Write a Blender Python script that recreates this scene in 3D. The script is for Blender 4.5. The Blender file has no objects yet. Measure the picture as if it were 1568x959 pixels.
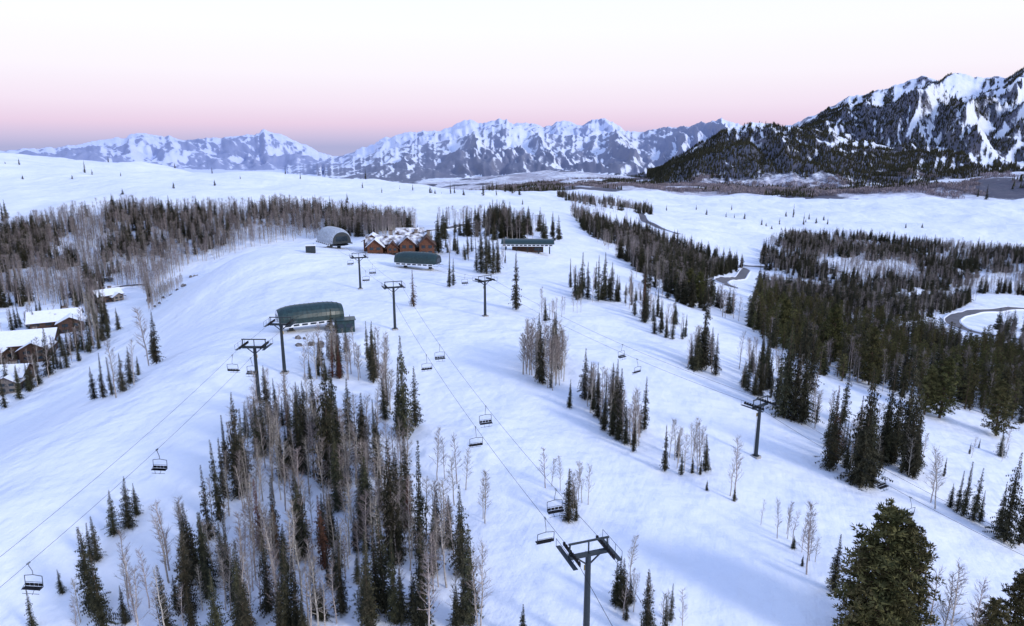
import bpy, math, random
import numpy as np
random.seed(7)
U=random.uniform
# ---------------------------------------------------------------- camera model (metres; eye at origin, ground is below)
F=1060.0; CX=784.0; CY=479.5; HZ=225.0
P=math.atan((CY-HZ)/F); cp,sp=math.cos(P),math.sin(P)
def ray(u,v):
    x=(u-CX)/F; y=-(v-CY)/F
    return np.array([x, cp+y*sp, -sp+y*cp])
def project(x,y,z):
    fc=y*cp-z*sp; yc=y*sp+z*cp
    return CX+F*x/fc, CY-F*yc/fc
# ---------------------------------------------------------------- numpy noise
_tab=np.random.default_rng(11).random((256,256))
def vnoise(x,y,seed=0):
    x=x+seed*17.31; y=y+seed*9.77
    xi=np.floor(x).astype(np.int64); yi=np.floor(y).astype(np.int64)
    fx=x-xi; fy=y-yi; fx=fx*fx*(3-2*fx); fy=fy*fy*(3-2*fy)
    a=_tab[xi&255,yi&255]; b=_tab[(xi+1)&255,yi&255]; c=_tab[xi&255,(yi+1)&255]; d=_tab[(xi+1)&255,(yi+1)&255]
    return (a*(1-fx)+b*fx)*(1-fy)+(c*(1-fx)+d*fx)*fy
def fbm(x,y,o=4,seed=0):
    s=0;a=.5;t=0
    for i in range(o):
        s=s+a*vnoise(x,y,seed+i*3); t+=a; a*=.5; x=x*2.03;y=y*2.03
    return s/t
def ridged(x,y,o=5,seed=0):
    s=0;a=.5;t=0
    for i in range(o):
        s=s+a*(1-np.abs(2*vnoise(x,y,seed+i*5)-1)); t+=a; a*=.5; x=x*2.07;y=y*2.07
    return s/t
def sstep(a,b,x):
    t=np.clip((x-a)/(b-a),0,1); return t*t*(3-2*t)
# ---------------------------------------------------------------- terrain survey points
CP=[]
def kz(u,v,z):
    d=ray(u,v); s=z/d[2]; CP.append((d[0]*s,d[1]*s,z))
def kd(u,v,dist):
    d=ray(u,v); s=dist/d[1]; CP.append((d[0]*s,d[1]*s,d[2]*s))
def kf(u,z,dist):
    x=(u-CX)/F*(dist*cp-z*sp); CP.append((x,dist,z))
for q in [(784,959,-56),(500,959,-56),(200,959,-60),(0,959,-62),(1100,959,-59),(1400,959,-63),(1568,959,-68),
          (784,700,-54),(500,720,-54),(300,700,-52),(0,800,-57.5),(1100,700,-60),(1157,700,-62),(1400,750,-69),(1568,800,-75),
          (600,560,-52),(430,560,-50),(290,555,-50.5),(330,610,-51.5),(185,620,-53.5),(230,680,-53.5),(25,740,-56.5),(80,790,-57),(784,560,-52),(950,600,-55),
          (110,600,-76),(0,670,-77),(190,540,-73),(60,530,-77),(0,500,-79),(200,445,-80),(120,440,-80),
          (240,475,-72),(290,440,-63),(345,408,-50.0),(390,385,-48.0),(450,380,-48.5),(510,379,-49.5),(610,388,-50),(500,450,-50),
          (650,420,-50),(700,480,-51),(810,388,-53),(850,450,-54),(1000,480,-59),(1200,560,-68),(1400,610,-78),(1568,670,-84),
          (1300,540,-84),(1450,570,-90)]: kz(*q)
for q in [(700,342,480),(750,330,650),(640,330,600),(830,308,900),(300,290,720),(300,322,560),(100,322,560),(500,330,560),(0,330,600),
          (0,235,1100),(100,243,1100),(180,251,1100),(400,268,1060),(560,280,1000),(700,293,950),(100,290,750),(550,300,760),
          (1130,425,600),(1500,490,450),(1568,500,450),(960,410,380),(900,345,620),(880,312,850),(1000,372,700),(1300,430,650),(1450,440,650),
          (1000,325,1050),(1568,365,1000),(1300,347,1100),(1568,268,1700),(1400,301,1500),(1200,314,1400),(1000,309,1400),(1568,320,1300),
          (1200,292,2200),(870,290,2000),(830,265,4300),(1000,285,2300),(1568,285,2300),(1400,294,2200),(930,300,1500)]: kd(*q)
for u in (0,250,450,650): kf(u,-130,1700); kf(u,-210,2600)
for u in (-100,300,700,1100,1600): kf(u,-220,4200); kf(u,-320,8000); kf(u,-420,14000); kf(u,-420,30000)
kf(250,-78,420); kf(450,-66,450); kf(1150,-150,3000); kf(1500,-150,3000)
CP=np.array(CP); r_=np.hypot(CP[:,0],CP[:,1])
KT=1.5
cx_=np.arctan2(CP[:,0],CP[:,1])*KT; cy_=np.log(r_); cw=(CP[:,2]+52)/r_
n=len(CP)
def phi(d2): return 0.5*d2*np.log(d2+1e-9)
A=np.zeros((n+3,n+3)); d2=(cx_[:,None]-cx_[None])**2+(cy_[:,None]-cy_[None])**2
A[:n,:n]=phi(d2)+np.eye(n)*3e-4; A[:n,n]=1;A[:n,n+1]=cx_;A[:n,n+2]=cy_;A[n:,:n]=A[:n,n:].T
sol=np.linalg.solve(A,np.concatenate([cw,[0,0,0]]))
def tps(th,lr):
    f=th.ravel()*KT; g=lr.ravel(); res=np.empty(f.size)
    for i in range(0,f.size,40000):
        a=f[i:i+40000];b=g[i:i+40000]
        res[i:i+40000]=phi((a[:,None]-cx_)**2+(b[:,None]-cy_)**2)@sol[:n]+sol[n]+sol[n+1]*a+sol[n+2]*b
    return res.reshape(th.shape)
NF=1080; NR=960; TH0=math.radians(-47); DTH=math.radians(94)/(NF-1)
L0=math.log(18.0); L1=math.log(34000.0); DL=(L1-L0)/(NR-1)
th_front=TH0+DTH*np.arange(NF)
th_back=np.radians(np.arange(51,310,4.0))
TH=np.concatenate([th_front,th_back]); LR=L0+DL*np.arange(NR)
def base_z(T,Lr):
    Tc=np.clip(T,-.8,.8); l=np.clip(Lr,math.log(62),math.log(29000))
    w=tps(Tc,l); return w*np.exp(l)-52
ct=np.linspace(TH0,-TH0,210); cl=np.linspace(L0,L1,300)
CTg,CLg=np.meshgrid(ct,cl,indexing='ij'); CZ=base_z(CTg,CLg)
def bil(grid,t0,dt,l0,dl,T,Lr):
    a=np.clip((T-t0)/dt,0,grid.shape[0]-1.001); b=np.clip((Lr-l0)/dl,0,grid.shape[1]-1.001)
    i=a.astype(int); j=b.astype(int); a=a-i;b=b-j
    return (grid[i,j]*(1-a)+grid[i+1,j]*a)*(1-b)+(grid[i,j+1]*(1-a)+grid[i+1,j+1]*a)*b
THs=np.where(TH>math.pi,TH-2*math.pi,TH)
T,Lg=np.meshgrid(THs,LR,indexing='ij')
R=np.exp(Lg); X=R*np.sin(T); Y=R*np.cos(T)
Z=bil(CZ,TH0,ct[1]-ct[0],L0,cl[1]-cl[0],T,Lg)
Z=Z+(fbm(X/24,Y/24,3,1)-.5)*1.9*sstep(40,90,R)+(fbm(X/130,Y/130,4,5)-.5)*26*sstep(450,900,R)+(fbm(X/600,Y/600,4,9)-.5)*60*sstep(1800,3500,R)
FOR=np.zeros_like(Z)
def layer(pts,D,wf,wb,zb,seed,spur,kth,fmid,fgain,pw=1.15,fs=1.0):
    global Z,FOR
    th=[];el=[]
    for u,v in pts:
        d=ray(u,v); th.append(math.atan2(d[0],d[1])); el.append(d[2]/math.hypot(d[0],d[1]))
    e=np.interp(T,th,el,left=-.2,right=el[-1])
    e=e+(ridged(T*90,T*0+seed,3,seed)-.55)*.006
    Dw=D*(1+.12*(fbm(T*9,T*0,3,seed+2)-.5))
    t=np.log(Dw)-Lg
    s=np.where(t>0,np.clip(1-t/wf,0,1),np.clip(1+t/wb,0,1))
    zc=Dw*e
    wx=(fbm(T*8,Lg*6,3,seed+4)-.5)*.8
    sp1=ridged(T*kth+wx*2+ (Lg*1.3), Lg*kth*.28+wx,6,seed+6)
    sp2=fbm(T/.03+wx*2,Lg/.10+wx,5,seed+8)
    env=4*s*(1-s)+.10
    amp=np.maximum(zc-zb,0)
    z=zb+amp*s**pw+amp*spur*((sp1-.62)+.35*(sp2-.5))*env
    z=np.where((s>0)&(zc>zb),z,-5000)
    m=z>Z
    g=np.gradient(z,axis=0)/(np.maximum(R*DTH,1e-3))
    f=fmid+fgain*np.clip(g*1.1,-.45,.45)+(sp2-.5)*1.2*fs+(fbm(T/.10,Lg/.25,3,seed+9)-.5)*1.1*fs+(fbm(T/.007,Lg/.022,3,seed+12)-.5)*1.4-(s-.55)*.8
    FOR=np.where(m,np.clip(f,0,1),FOR)
    Z=np.where(m,z,Z)
    return s*m
layer([(-300,245),(-100,236),(0,232),(60,227),(110,224),(150,216),(190,211),(215,205),(250,208),(285,216),(330,213),(370,209),(405,200),(430,207),(460,219),(490,235),(540,250),(700,262)],21000,.45,.3,-420,3,.7,26,.62,.9)
layer([(430,262),(480,250),(520,240),(560,225),(590,211),(620,204),(660,202),(690,194),(710,182),(740,188),(765,182),(800,190),(830,194),(860,187),(890,192),(920,181),(940,189),(960,200),(1010,208),(1100,222),(1200,240)],12500,.38,.3,-360,13,.75,24,.34,.9)
layer([(440,270),(520,254),(560,238),(600,228),(650,222),(700,212),(740,200),(770,190),(800,198),(840,206),(900,208),(950,201),(985,203),(1040,196),(1080,190),(1105,183),(1150,195),(1220,215),(1400,235)],8200,.45,.3,-250,23,.75,20,.66,.9)
s5=layer([(1100,225),(1180,200),(1215,190),(1260,170),(1300,150),(1340,143),(1380,131),(1410,122),(1440,126),(1465,114),(1500,121),(1540,123),(1568,110),(1700,105),(2200,150)],5600,.6,.35,-180,33,.58,16,.54,1.0,1.0)
s4=layer([(900,300),(950,292),(985,274),(1010,258),(1040,237),(1080,217),(1120,197),(1160,186),(1200,193),(1250,201),(1300,212),(1350,222),(1400,228),(1568,238),(1800,235)],3700,.42,.3,-150,43,.45,14,.84,.6,.9)
fade=sstep(.95,2.0,np.abs(T)); Z=Z*(1-fade)+(-62)*fade
bnz=fbm(X/260,Y/260,5,31)
BR=sstep(1650,1800,R)*(1-sstep(4200,6000,R))*sstep(-.30,-.12,T)*(s4<=0)*(s5<=0)*(.1+bnz*1.1)
BR=np.maximum(BR,(s4>0)*(1-sstep(.12,.32,s4+(bnz-.5)*.5))*(.05+bnz*1.2))
FOR=FOR*(1-np.clip(BR*1.2,0,1)*.7)
FOR=np.maximum(FOR,sstep(.54,.68,fbm(X/170,Y/170,4,77))*.8*(BR>.05))
GZ=Z[:NF]
def Hxy(x,y):
    x=np.asarray(x,float);y=np.asarray(y,float)
    return bil(GZ,TH0,DTH,L0,DL,np.arctan2(x,y),np.log(np.hypot(x,y)))
_rs=np.exp(np.linspace(math.log(30),math.log(6000),2600))
def ground(u,v,rmin=30):
    while True:
        d=ray(u,v); hh=math.hypot(d[0],d[1]); rs=_rs[_rs>=rmin]
        x=d[0]/hh*rs; y=d[1]/hh*rs; zr=d[2]/hh*rs
        hit=zr<=Hxy(x,y)
        if hit.any(): break
        v+=1.0
    k=np.argmax(hit)
    return float(x[k]),float(y[k]),float(Hxy(x[k],y[k]))
def height_for(p,vt):
    lo,hi=0.2,60
    for _ in range(30):
        m=(lo+hi)/2
        if project(p[0],p[1],p[2]+m)[1]>vt: lo=m
        else: hi=m
    return lo
# ---------------------------------------------------------------- scene
scene=bpy.context.scene
def link(o): scene.collection.objects.link(o); return o
# ---------------------------------------------------------------- materials
def newmat(name):
    m=bpy.data.materials.new(name); m.use_nodes=True
    nt=m.node_tree; return m,nt,nt.nodes['Principled BSDF']
def mat(name,c,rough=.7,var=.25,scale=3.0,metal=0.0,rand=0.0,c2=None,bump=0):
    m,nt,b=newmat(name); N=nt.nodes; L=nt.links
    tc=N.new('ShaderNodeTexCoord'); no=N.new('ShaderNodeTexNoise'); no.inputs['Scale'].default_value=scale; no.inputs['Detail'].default_value=2
    L.new(tc.outputs['Object'],no.inputs['Vector'])
    mx=N.new('ShaderNodeMix'); mx.data_type='RGBA'
    a=[x*(1-var) for x in c]; bb=c2 if c2 else [min(1,x*(1+var)) for x in c]
    mx.inputs[6].default_value=(*a,1); mx.inputs[7].default_value=(*bb,1)
    mr=N.new('ShaderNodeMapRange'); mr.inputs[1].default_value=.35; mr.inputs[2].default_value=.65
    L.new(no.outputs['Fac'],mr.inputs[0]); L.new(mr.outputs[0],mx.inputs[0])
    out=mx.outputs[2]
    if rand>0:
        oi=N.new('ShaderNodeObjectInfo'); hs=N.new('ShaderNodeHueSaturation')
        m1=N.new('ShaderNodeMapRange'); m1.inputs[3].default_value=1-rand; m1.inputs[4].default_value=1+rand
        m2=N.new('ShaderNodeMapRange'); m2.inputs[3].default_value=.5-.03; m2.inputs[4].default_value=.5+.03
        wn=N.new('ShaderNodeTexWhiteNoise'); wn.noise_dimensions='1D'
        L.new(oi.outputs['Random'],m1.inputs[0]); L.new(oi.outputs['Random'],wn.inputs['W']); L.new(wn.outputs['Value'],m2.inputs[0])
        L.new(m1.outputs[0],hs.inputs['Value']); L.new(m2.outputs[0],hs.inputs['Hue']); L.new(out,hs.inputs['Color']); out=hs.outputs[0]
    L.new(out,b.inputs['Base Color']); b.inputs['Roughness'].default_value=rough; b.inputs['Metallic'].default_value=metal
    if rough>.6: b.inputs['Specular IOR Level'].default_value=.1
    if bump:
        bp=N.new('ShaderNodeBump'); bp.inputs['Strength'].default_value=bump; L.new(no.outputs['Fac'],bp.inputs['Height']); L.new(bp.outputs[0],b.inputs['Normal'])
    return m
M_fir=mat('fir_needles',(.034,.040,.027),.9,.5,1.2,rand=.4,c2=(.080,.073,.043))
M_pine=mat('pine_needles',(.064,.070,.028),.9,.4,.9,rand=.3,c2=(.135,.122,.050))
M_bark=mat('conifer_bark',(.10,.07,.05),.95,.3,4)
M_dead=mat('rusty_needles',(.11,.055,.035),.9,.35,1.5,rand=.2)
M_aspen=mat('aspen_bark',(.38,.335,.30),.9,.3,3,rand=.25)
M_twig=mat('aspen_twigs',(.235,.20,.18),.95,.25,3,rand=.3)
M_twf=mat('aspen_twigs_distant',(.205,.175,.165),.95,.3,.5,rand=.35)
M_brush=mat('distant_brush_twigs',(.25,.215,.235),.95,.3,.5,rand=.3)
M_steel=mat('painted_steel_dark_green',(.012,.02,.026),.5,.2,4)
M_galv=mat('galvanised_steel',(.22,.24,.26),.45,.2,6,metal=.4)
M_rub=mat('rubber_black',(.015,.015,.017),.7,.2,4)
M_yel=mat('yellow_sign',(.65,.45,.05),.6,.1,4)
M_roofg=mat('green_metal_roof',(.014,.038,.040),.38,.25,1.5)
M_roofl=mat('weathered_grey_shell',(.36,.40,.46),.5,.2,1.2)
M_white=mat('white_panel',(.72,.75,.80),.5,.08,2)
M_glass=mat('window_glass',(.02,.03,.04),.12,.2,2)
M_wood=mat('stained_cedar',(.135,.062,.040),.8,.4,2.5)
M_woodd=mat('dark_timber',(.08,.05,.04),.8,.3,3)
M_stone=mat('stone',(.22,.19,.17),.9,.4,3,bump=.4)
M_brown=mat('brown_shingle',(.10,.062,.052),.85,.3,3)
M_snowr=mat('roof_snow',(.86,.87,.90),.6,.03,1.0,bump=.15)
M_patch=mat('patchy_snow_shingle',(.10,.07,.06),.85,.2,.5,c2=(.84,.85,.9))
M_conc=mat('concrete',(.35,.34,.33),.9,.2,3)
M_rock=mat('slope_rock',(.12,.105,.10),.95,.4,1.5,c2=(.26,.24,.23),bump=.5)
def snow_mat():
    m,nt,b=newmat('snow_terrain'); N=nt.nodes;L=nt.links
    tc=N.new('ShaderNodeTexCoord')
    def noise(s,det=4,rough=.6,vec=None):
        x=N.new('ShaderNodeTexNoise'); x.inputs['Scale'].default_value=s; x.inputs['Detail'].default_value=det; x.inputs['Roughness'].default_value=rough
        L.new(vec or tc.outputs['Object'],x.inputs['Vector']); return x.outputs['Fac']
    def mp(sx,sy,rot):
        q=N.new('ShaderNodeMapping'); q.vector_type='POINT'
        r=N.new('ShaderNodeVectorRotate'); r.rotation_type='Z_AXIS'; r.inputs['Angle'].default_value=rot; L.new(tc.outputs['Object'],r.inputs['Vector'])
        q.inputs['Scale'].default_value=(sx,sy,1); L.new(r.outputs[0],q.inputs['Vector']); return q.outputs[0]
    def math_(op,a,bv,c=None,clamp=False):
        q=N.new('ShaderNodeMath'); q.operation=op; q.use_clamp=clamp
        for i,v in enumerate((a,bv,c)):
            if v is None: continue
            if isinstance(v,(int,float)): q.inputs[i].default_value=v
            else: L.new(v,q.inputs[i])
        return q.outputs[0]
    def mix(f,a,c):
        q=N.new('ShaderNodeMix'); q.data_type='RGBA'
        if isinstance(f,(int,float)): q.inputs[0].default_value=f
        else: L.new(f,q.inputs[0])
        for i,v in ((6,a),(7,c)):
            if isinstance(v,tuple): q.inputs[i].default_value=(*v,1)
            else: L.new(v,q.inputs[i])
        return q.outputs[2]
    def rng_(v,a,c):
        q=N.new('ShaderNodeMapRange'); q.inputs[1].default_value=a; q.inputs[2].default_value=c; L.new(v,q.inputs[0]); return q.outputs[0]
    n1=noise(.018,4); streak=noise(1.0,4,.65,mp(.5,.03,.36)); groom=noise(1.0,2,.5,mp(1.2,.008,.36))
    snow=mix(rng_(n1,.35,.65),(.77,.805,.885),(.885,.90,.93))
    st=math_('MULTIPLY',rng_(streak,.42,.72),.20)
    snow=mix(st,snow,(.70,.75,.88))
    snow=mix(math_('MULTIPLY',rng_(groom,.45,.70),.09),snow,(.70,.75,.87))
    at=N.new('ShaderNodeAttribute'); at.attribute_name='forest'
    af=N.new('ShaderNodeAttribute'); af.attribute_name='far_haze'
    ab=N.new('ShaderNodeAttribute'); ab.attribute_name='brush'
    fn=noise(.035,5,.75); fn2=noise(.006,5,.8)
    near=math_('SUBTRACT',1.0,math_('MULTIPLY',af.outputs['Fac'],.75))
    nz=math_('ADD',math_('MULTIPLY',math_('SUBTRACT',fn,.5),1.2),math_('MULTIPLY',math_('SUBTRACT',fn2,.5),.6))
    thr=math_('ADD',at.outputs['Fac'],math_('MULTIPLY',nz,near))
    fm=rng_(thr,.40,.68)
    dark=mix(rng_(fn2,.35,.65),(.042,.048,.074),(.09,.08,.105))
    dark=mix(af.outputs['Fac'],dark,(.155,.19,.36))  # aerial haze painted into the forest colour: bluer and paler with distance
    fsnow=mix(af.outputs['Fac'],snow,(.62,.665,.85))  # same painted haze tints distant snow
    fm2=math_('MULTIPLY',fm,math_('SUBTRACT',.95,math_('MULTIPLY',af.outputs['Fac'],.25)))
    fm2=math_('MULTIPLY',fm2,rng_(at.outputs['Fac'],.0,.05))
    bt=math_('ADD',ab.outputs['Fac'],math_('MULTIPLY',math_('SUBTRACT',fn,.5),1.6))
    bm=math_('MULTIPLY',rng_(bt,.30,.80),.80)
    bm=math_('MULTIPLY',bm,rng_(ab.outputs['Fac'],.0,.08))
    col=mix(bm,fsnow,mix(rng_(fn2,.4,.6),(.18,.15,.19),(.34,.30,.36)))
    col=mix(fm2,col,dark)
    L.new(col,b.inputs['Base Color']); b.inputs['Roughness'].default_value=.65; b.inputs['Specular IOR Level'].default_value=.1
    b1=noise(.35,4,.6); b2=noise(.07,3,.5)
    h=math_('ADD',math_('MULTIPLY',b1,.45),math_('MULTIPLY',b2,3.6)); h=math_('ADD',h,math_('MULTIPLY',streak,.16)); h=math_('ADD',h,math_('MULTIPLY',groom,.05))
    bp=N.new('ShaderNodeBump'); bp.inputs['Strength'].default_value=.8; bp.inputs['Distance'].default_value=1.0
    L.new(h,bp.inputs['Height']); L.new(bp.outputs[0],b.inputs['Normal'])
    return m
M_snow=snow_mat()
# ---------------------------------------------------------------- terrain mesh (full circle)
nT=len(TH)
verts=np.stack([X,Y,Z],-1).reshape(-1,3)
i=np.arange(nT); i2=(i+1)%nT; j=np.arange(NR-1)
I,J=np.meshgrid(i,j,indexing='ij'); I2,_=np.meshgrid(i2,j,indexing='ij')
faces=np.stack([I*NR+J,I*NR+J+1,I2*NR+J+1,I2*NR+J],-1).reshape(-1,4)[:,::-1]
cen=len(verts); verts=np.vstack([verts,[[0,0,float(Z[:,0].mean())]]])
tri=np.stack([np.full(nT,cen),i2*NR,i*NR],-1)
me=bpy.data.meshes.new('snow_terrain')
me.vertices.add(len(verts)); me.vertices.foreach_set('co',verts.astype(np.float32).ravel())
loops=np.concatenate([faces.ravel(),tri.ravel()]).astype(np.int32)
starts=np.concatenate([np.arange(len(faces))*4,len(faces)*4+np.arange(len(tri))*3]).astype(np.int32)
me.loops.add(len(loops)); me.loops.foreach_set('vertex_index',loops)
me.polygons.add(len(starts)); me.polygons.foreach_set('loop_start',starts)
me.update(calc_edges=True); me.validate()
far_haze=sstep(math.log(3300),math.log(15000),Lg)  # distance factor for the haze baked into the terrain colour
for nm,arr in (('forest',FOR),('far_haze',far_haze),('brush',BR)):
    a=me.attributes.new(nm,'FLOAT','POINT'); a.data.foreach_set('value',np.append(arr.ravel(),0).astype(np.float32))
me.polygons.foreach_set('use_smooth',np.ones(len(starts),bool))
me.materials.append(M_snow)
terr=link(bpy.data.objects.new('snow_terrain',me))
if me.polygons[5000].normal.z<0: me.flip_normals()
# ---------------------------------------------------------------- mesh builder
class MB:
    def __init__(s): s.v=[];s.f=[];s.m=[];s.mats=[]
    def mi(s,m):
        if m not in s.mats: s.mats.append(m)
        return s.mats.index(m)
    def face(s,pts,m):
        b=len(s.v); s.v.extend([tuple(p) for p in pts]); s.f.append(tuple(range(b,b+len(pts)))); s.m.append(s.mi(m))
    def box(s,c,d,m,yaw=0):
        x,y,z=c;a,b,h=d[0]/2,d[1]/2,d[2]/2; n=len(s.v); co,si=math.cos(yaw),math.sin(yaw)
        for sz in(-h,h):
            for sx,sy in((-a,-b),(a,-b),(a,b),(-a,b)): s.v.append((x+sx*co-sy*si,y+sx*si+sy*co,z+sz))
        k=s.mi(m)
        for q in((3,2,1,0),(4,5,6,7),(0,1,5,4),(1,2,6,5),(2,3,7,6),(3,0,4,7)): s.f.append(tuple(n+t for t in q)); s.m.append(k)
    def tube(s,p,q,r0,r1,m,n=6,cap=True):
        p=np.array(p,float);q=np.array(q,float);d=q-p;l=np.linalg.norm(d)
        if l<1e-6:return
        d/=l; a=np.cross(d,[0,0,1] if abs(d[2])<.9 else [1,0,0]); a/=np.linalg.norm(a); b=np.cross(d,a); o=len(s.v)
        for (c,r) in((p,r0),(q,r1)):
            for i in range(n):
                t=2*math.pi*i/n; s.v.append(tuple(c+r*(a*math.cos(t)+b*math.sin(t))))
        k=s.mi(m)
        for i in range(n): s.f.append((o+i,o+(i+1)%n,o+n+(i+1)%n,o+n+i)); s.m.append(k)
        if cap and n>3:
            s.f.append(tuple(o+i for i in range(n))[::-1]); s.m.append(k); s.f.append(tuple(o+n+i for i in range(n))); s.m.append(k)
    def mesh(s,name,smooth=False):
        me=bpy.data.meshes.new(name); me.from_pydata(s.v,[],s.f)
        for m in s.mats: me.materials.append(m)
        me.polygons.foreach_set('material_index',s.m)
        if smooth: me.polygons.foreach_set('use_smooth',[True]*len(s.f))
        me.update(); return me
    def obj(s,name,loc=(0,0,0),yaw=0,smooth=False):
        o=bpy.data.objects.new(name,s.mesh(name,smooth)); o.location=loc; o.rotation_euler=(0,0,yaw); return link(o)
# ---------------------------------------------------------------- trees
def make_fir(seed,h=15,Rr=2.1,needle=M_fir,dens=1.0,lv=60,pc=.9):
    random.seed(seed); b=MB(); b.tube((0,0,-.8),(0,0,h*.97),.17,.02,M_bark,6)
    ph=[U(0,6.28) for _ in range(4)]; gaps=[U(.1,.7) for _ in range(2)]
    for i in range(lv):
        f=i/(lv-1); z=h*(.04+.94*f); rad=Rr*((1-f)**.90)*U(.72,1.12)+.06
        if f<.10: rad*=.65+f*3.5
        for gq in gaps:
            if abs(f-gq)<.02: rad*=.55
        nb=max(4,int((10-5*f)*dens))
        for k in range(nb):
            a=6.283*k/nb+i*1.3+U(-.3,.3)
            if random.random()<.13: continue
            Lb=rad*U(.55,1.12)*(1+.20*math.sin(2*a+ph[0])+.16*math.sin(a*1+ph[1]+f*9))
            if random.random()<.07: Lb*=1.4
            dx,dy=math.cos(a),math.sin(a); K=max(1,int(Lb/(.30/pc*.85))); z0=z+U(-.1,.1)
            for s in range(K):
                t=(s+.4)/K; px,py=dx*Lb*t,dy*Lb*t; pz=z0-Lb*(.26*t*t)
                q=min(1,.45+Lb*.6)
                w=(.34*(1-t)+.16)*U(.8,1.3)*pc*q; l=.46*U(.7,1.25)*pc*q
                for sg in(-1,1):
                    aa=a+sg*U(.4,1.0); ex,ey=math.cos(aa)*l,math.sin(aa)*l; dz=-U(-.05,.20)*q
                    b.face([(px,py,pz+.06),(px+ex*.5-dy*w*.5*sg,py+ey*.5+dx*w*.5*sg,pz+dz*.3),(px+ex,py+ey,pz+dz)],needle)
                    if random.random()<.6:
                        b.face([(px,py,pz),(px+ex*.6,py+ey*.6,pz-.08*q),(px+ex*.3,py+ey*.3,pz-.38*q)],needle)
    return b.mesh('fir_mesh')
def make_aspen(seed,h=12,dense=1.0):
    random.seed(seed); b=MB(); pts=[(0,0,-.5)]; n=7; bx=U(-.6,.6);by=U(-.6,.6)
    for k in range(1,n+1):
        f=k/n; pts.append((bx*f*f+U(-.09,.09),by*f*f+U(-.09,.09),h*f))
    for k in range(n): b.tube(pts[k],pts[k+1],.12*(1-k/n)**.8+.02,.12*(1-(k+1)/n)**.8+.018,M_aspen,5,False)
    nb=int(35*dense)
    for i in range(nb):
        f=.26+.72*(i/nb)**.85; k=min(n-1,int(f*n)); t=f*n-k
        p0=np.array(pts[k])*(1-t)+np.array(pts[k+1])*t
        a=U(0,6.283); L=(1.05-f)*U(1.5,3.0)+.4; el=U(.45,1.0)
        d=np.array([math.cos(a)*math.cos(el),math.sin(a)*math.cos(el),math.sin(el)])
        p1=p0+d*L*.5; d2=d+np.array([0,0,.35]); d2/=np.linalg.norm(d2); p2=p1+d2*L*.5
        b.tube(p0,p1,.042,.028,M_aspen,3,False); b.tube(p1,p2,.028,.012,M_twig,3,False)
        for s in range(8):
            q=U(.2,1); p=(p0+(p1-p0)*q*2) if q<.5 else (p1+(p2-p1)*(q-.5)*2)
            dd=d+np.array([U(-.9,.9),U(-.9,.9),U(0,.7)]); dd/=np.linalg.norm(dd); l=U(.35,.9); e=p+dd*l
            pr=np.cross(dd,[U(-1,1),U(-1,1),U(-1,1)]); pr/=np.linalg.norm(pr)+1e-6
            b.face([p-pr*.019,p+pr*.019,e],M_twig)
            for _ in range(2):
                m_=p+dd*l*U(.3,.8); d3=dd+np.array([U(-.8,.8),U(-.8,.8),U(-.2,.8)]); e3=m_+d3*U(.15,.4)
                b.face([m_-pr*.014,m_+pr*.014,e3],M_twig)
    return b.mesh('aspen_mesh')
def make_aspen_far(seed,h=12):
    random.seed(seed); b=MB(); bx=U(-.5,.5)
    b.tube((0,0,-.5),(bx*.4,0,h*.5),.14,.10,M_aspen,3,False); b.tube((bx*.4,0,h*.5),(bx,0,h),.10,.03,M_twf,3,False)
    for i in range(150):
        f=U(.25,1.0)**.8; a=U(0,6.283); rr=1.9*(1.12-f)**.6*U(0,1)
        p=np.array([bx*f+rr*math.cos(a),rr*math.sin(a),h*f*.97]); d=np.array([math.cos(a)*.6+U(-.5,.5),math.sin(a)*.6+U(-.5,.5),U(.5,1.4)])
        l=U(.5,1.1); pr=np.array([U(-1,1),U(-1,1),U(-.3,.3)]); pr/=np.linalg.norm(pr)
        b.face([p-pr*.045,p+pr*.045,p+d*l],M_twf)
    return b.mesh('aspen_far_mesh')
def make_pine(seed,h=15,Rr=3.6,needle=M_pine,nb=85,kt=19):
    random.seed(seed); b=MB(); b.tube((0,0,-.8),(U(-.3,.3),U(-.3,.3),h*.95),.30,.05,M_bark,7)
    for i in range(nb):
        f=i/nb; z=h*(.06+.92*f); rad=Rr*(math.sin(min(1,(f+.18)*1.25)*1.57)**.6)*((1-f)**.66)+.22
        a=i*2.4+U(-.5,.5); L=rad*U(.5,1.2); dx,dy=math.cos(a),math.sin(a)
        tip=np.array([dx*L,dy*L,z+L*U(-.08,.28)]); b.tube((0,0,z-.1),tip,.05,.015,M_bark,3,False)
        for t in (.35,.6,.8,1.0):
            if L*t<.3: continue
            c=np.array([dx*L*t,dy*L*t,z+(tip[2]-z)*t])+np.array([U(-.3,.3)]*3)
            cr=U(.35,.75)*(1 if L>1 else .7)
            for _ in range(kt):
                th=U(0,6.283); ph=math.acos(U(-.7,1)); o=np.array([math.sin(ph)*math.cos(th),math.sin(ph)*math.sin(th),math.cos(ph)*.7])
                p=c+o*cr*U(.2,.8); e=c+o*cr*U(1.0,1.5)+np.array([0,0,.1]); pr=np.cross(o,[U(-1,1),U(-1,1),U(-1,1)]); pr/=np.linalg.norm(pr)+1e-6
                b.face([p-pr*.10,p+pr*.10,e],needle)
    return b.mesh('pine_mesh')
FIRS=[make_fir(s,15,R0,M_fir,d) for s,R0,d in((1,2.0,1),(2,2.45,1),(3,1.65,1),(4,2.7,1),(5,1.45,1),(6,2.15,.9),(7,1.85,.8),(8,2.25,1))]
FIRF=[make_fir(s,15,R0,M_fir,.75,32,1.55) for s,R0 in((11,2.0),(12,2.4),(13,1.7),(14,2.5))]
DEADF=[make_fir(40,15,1.6,M_dead,.75),make_fir(41,15,1.8,M_dead,.65)]
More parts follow.
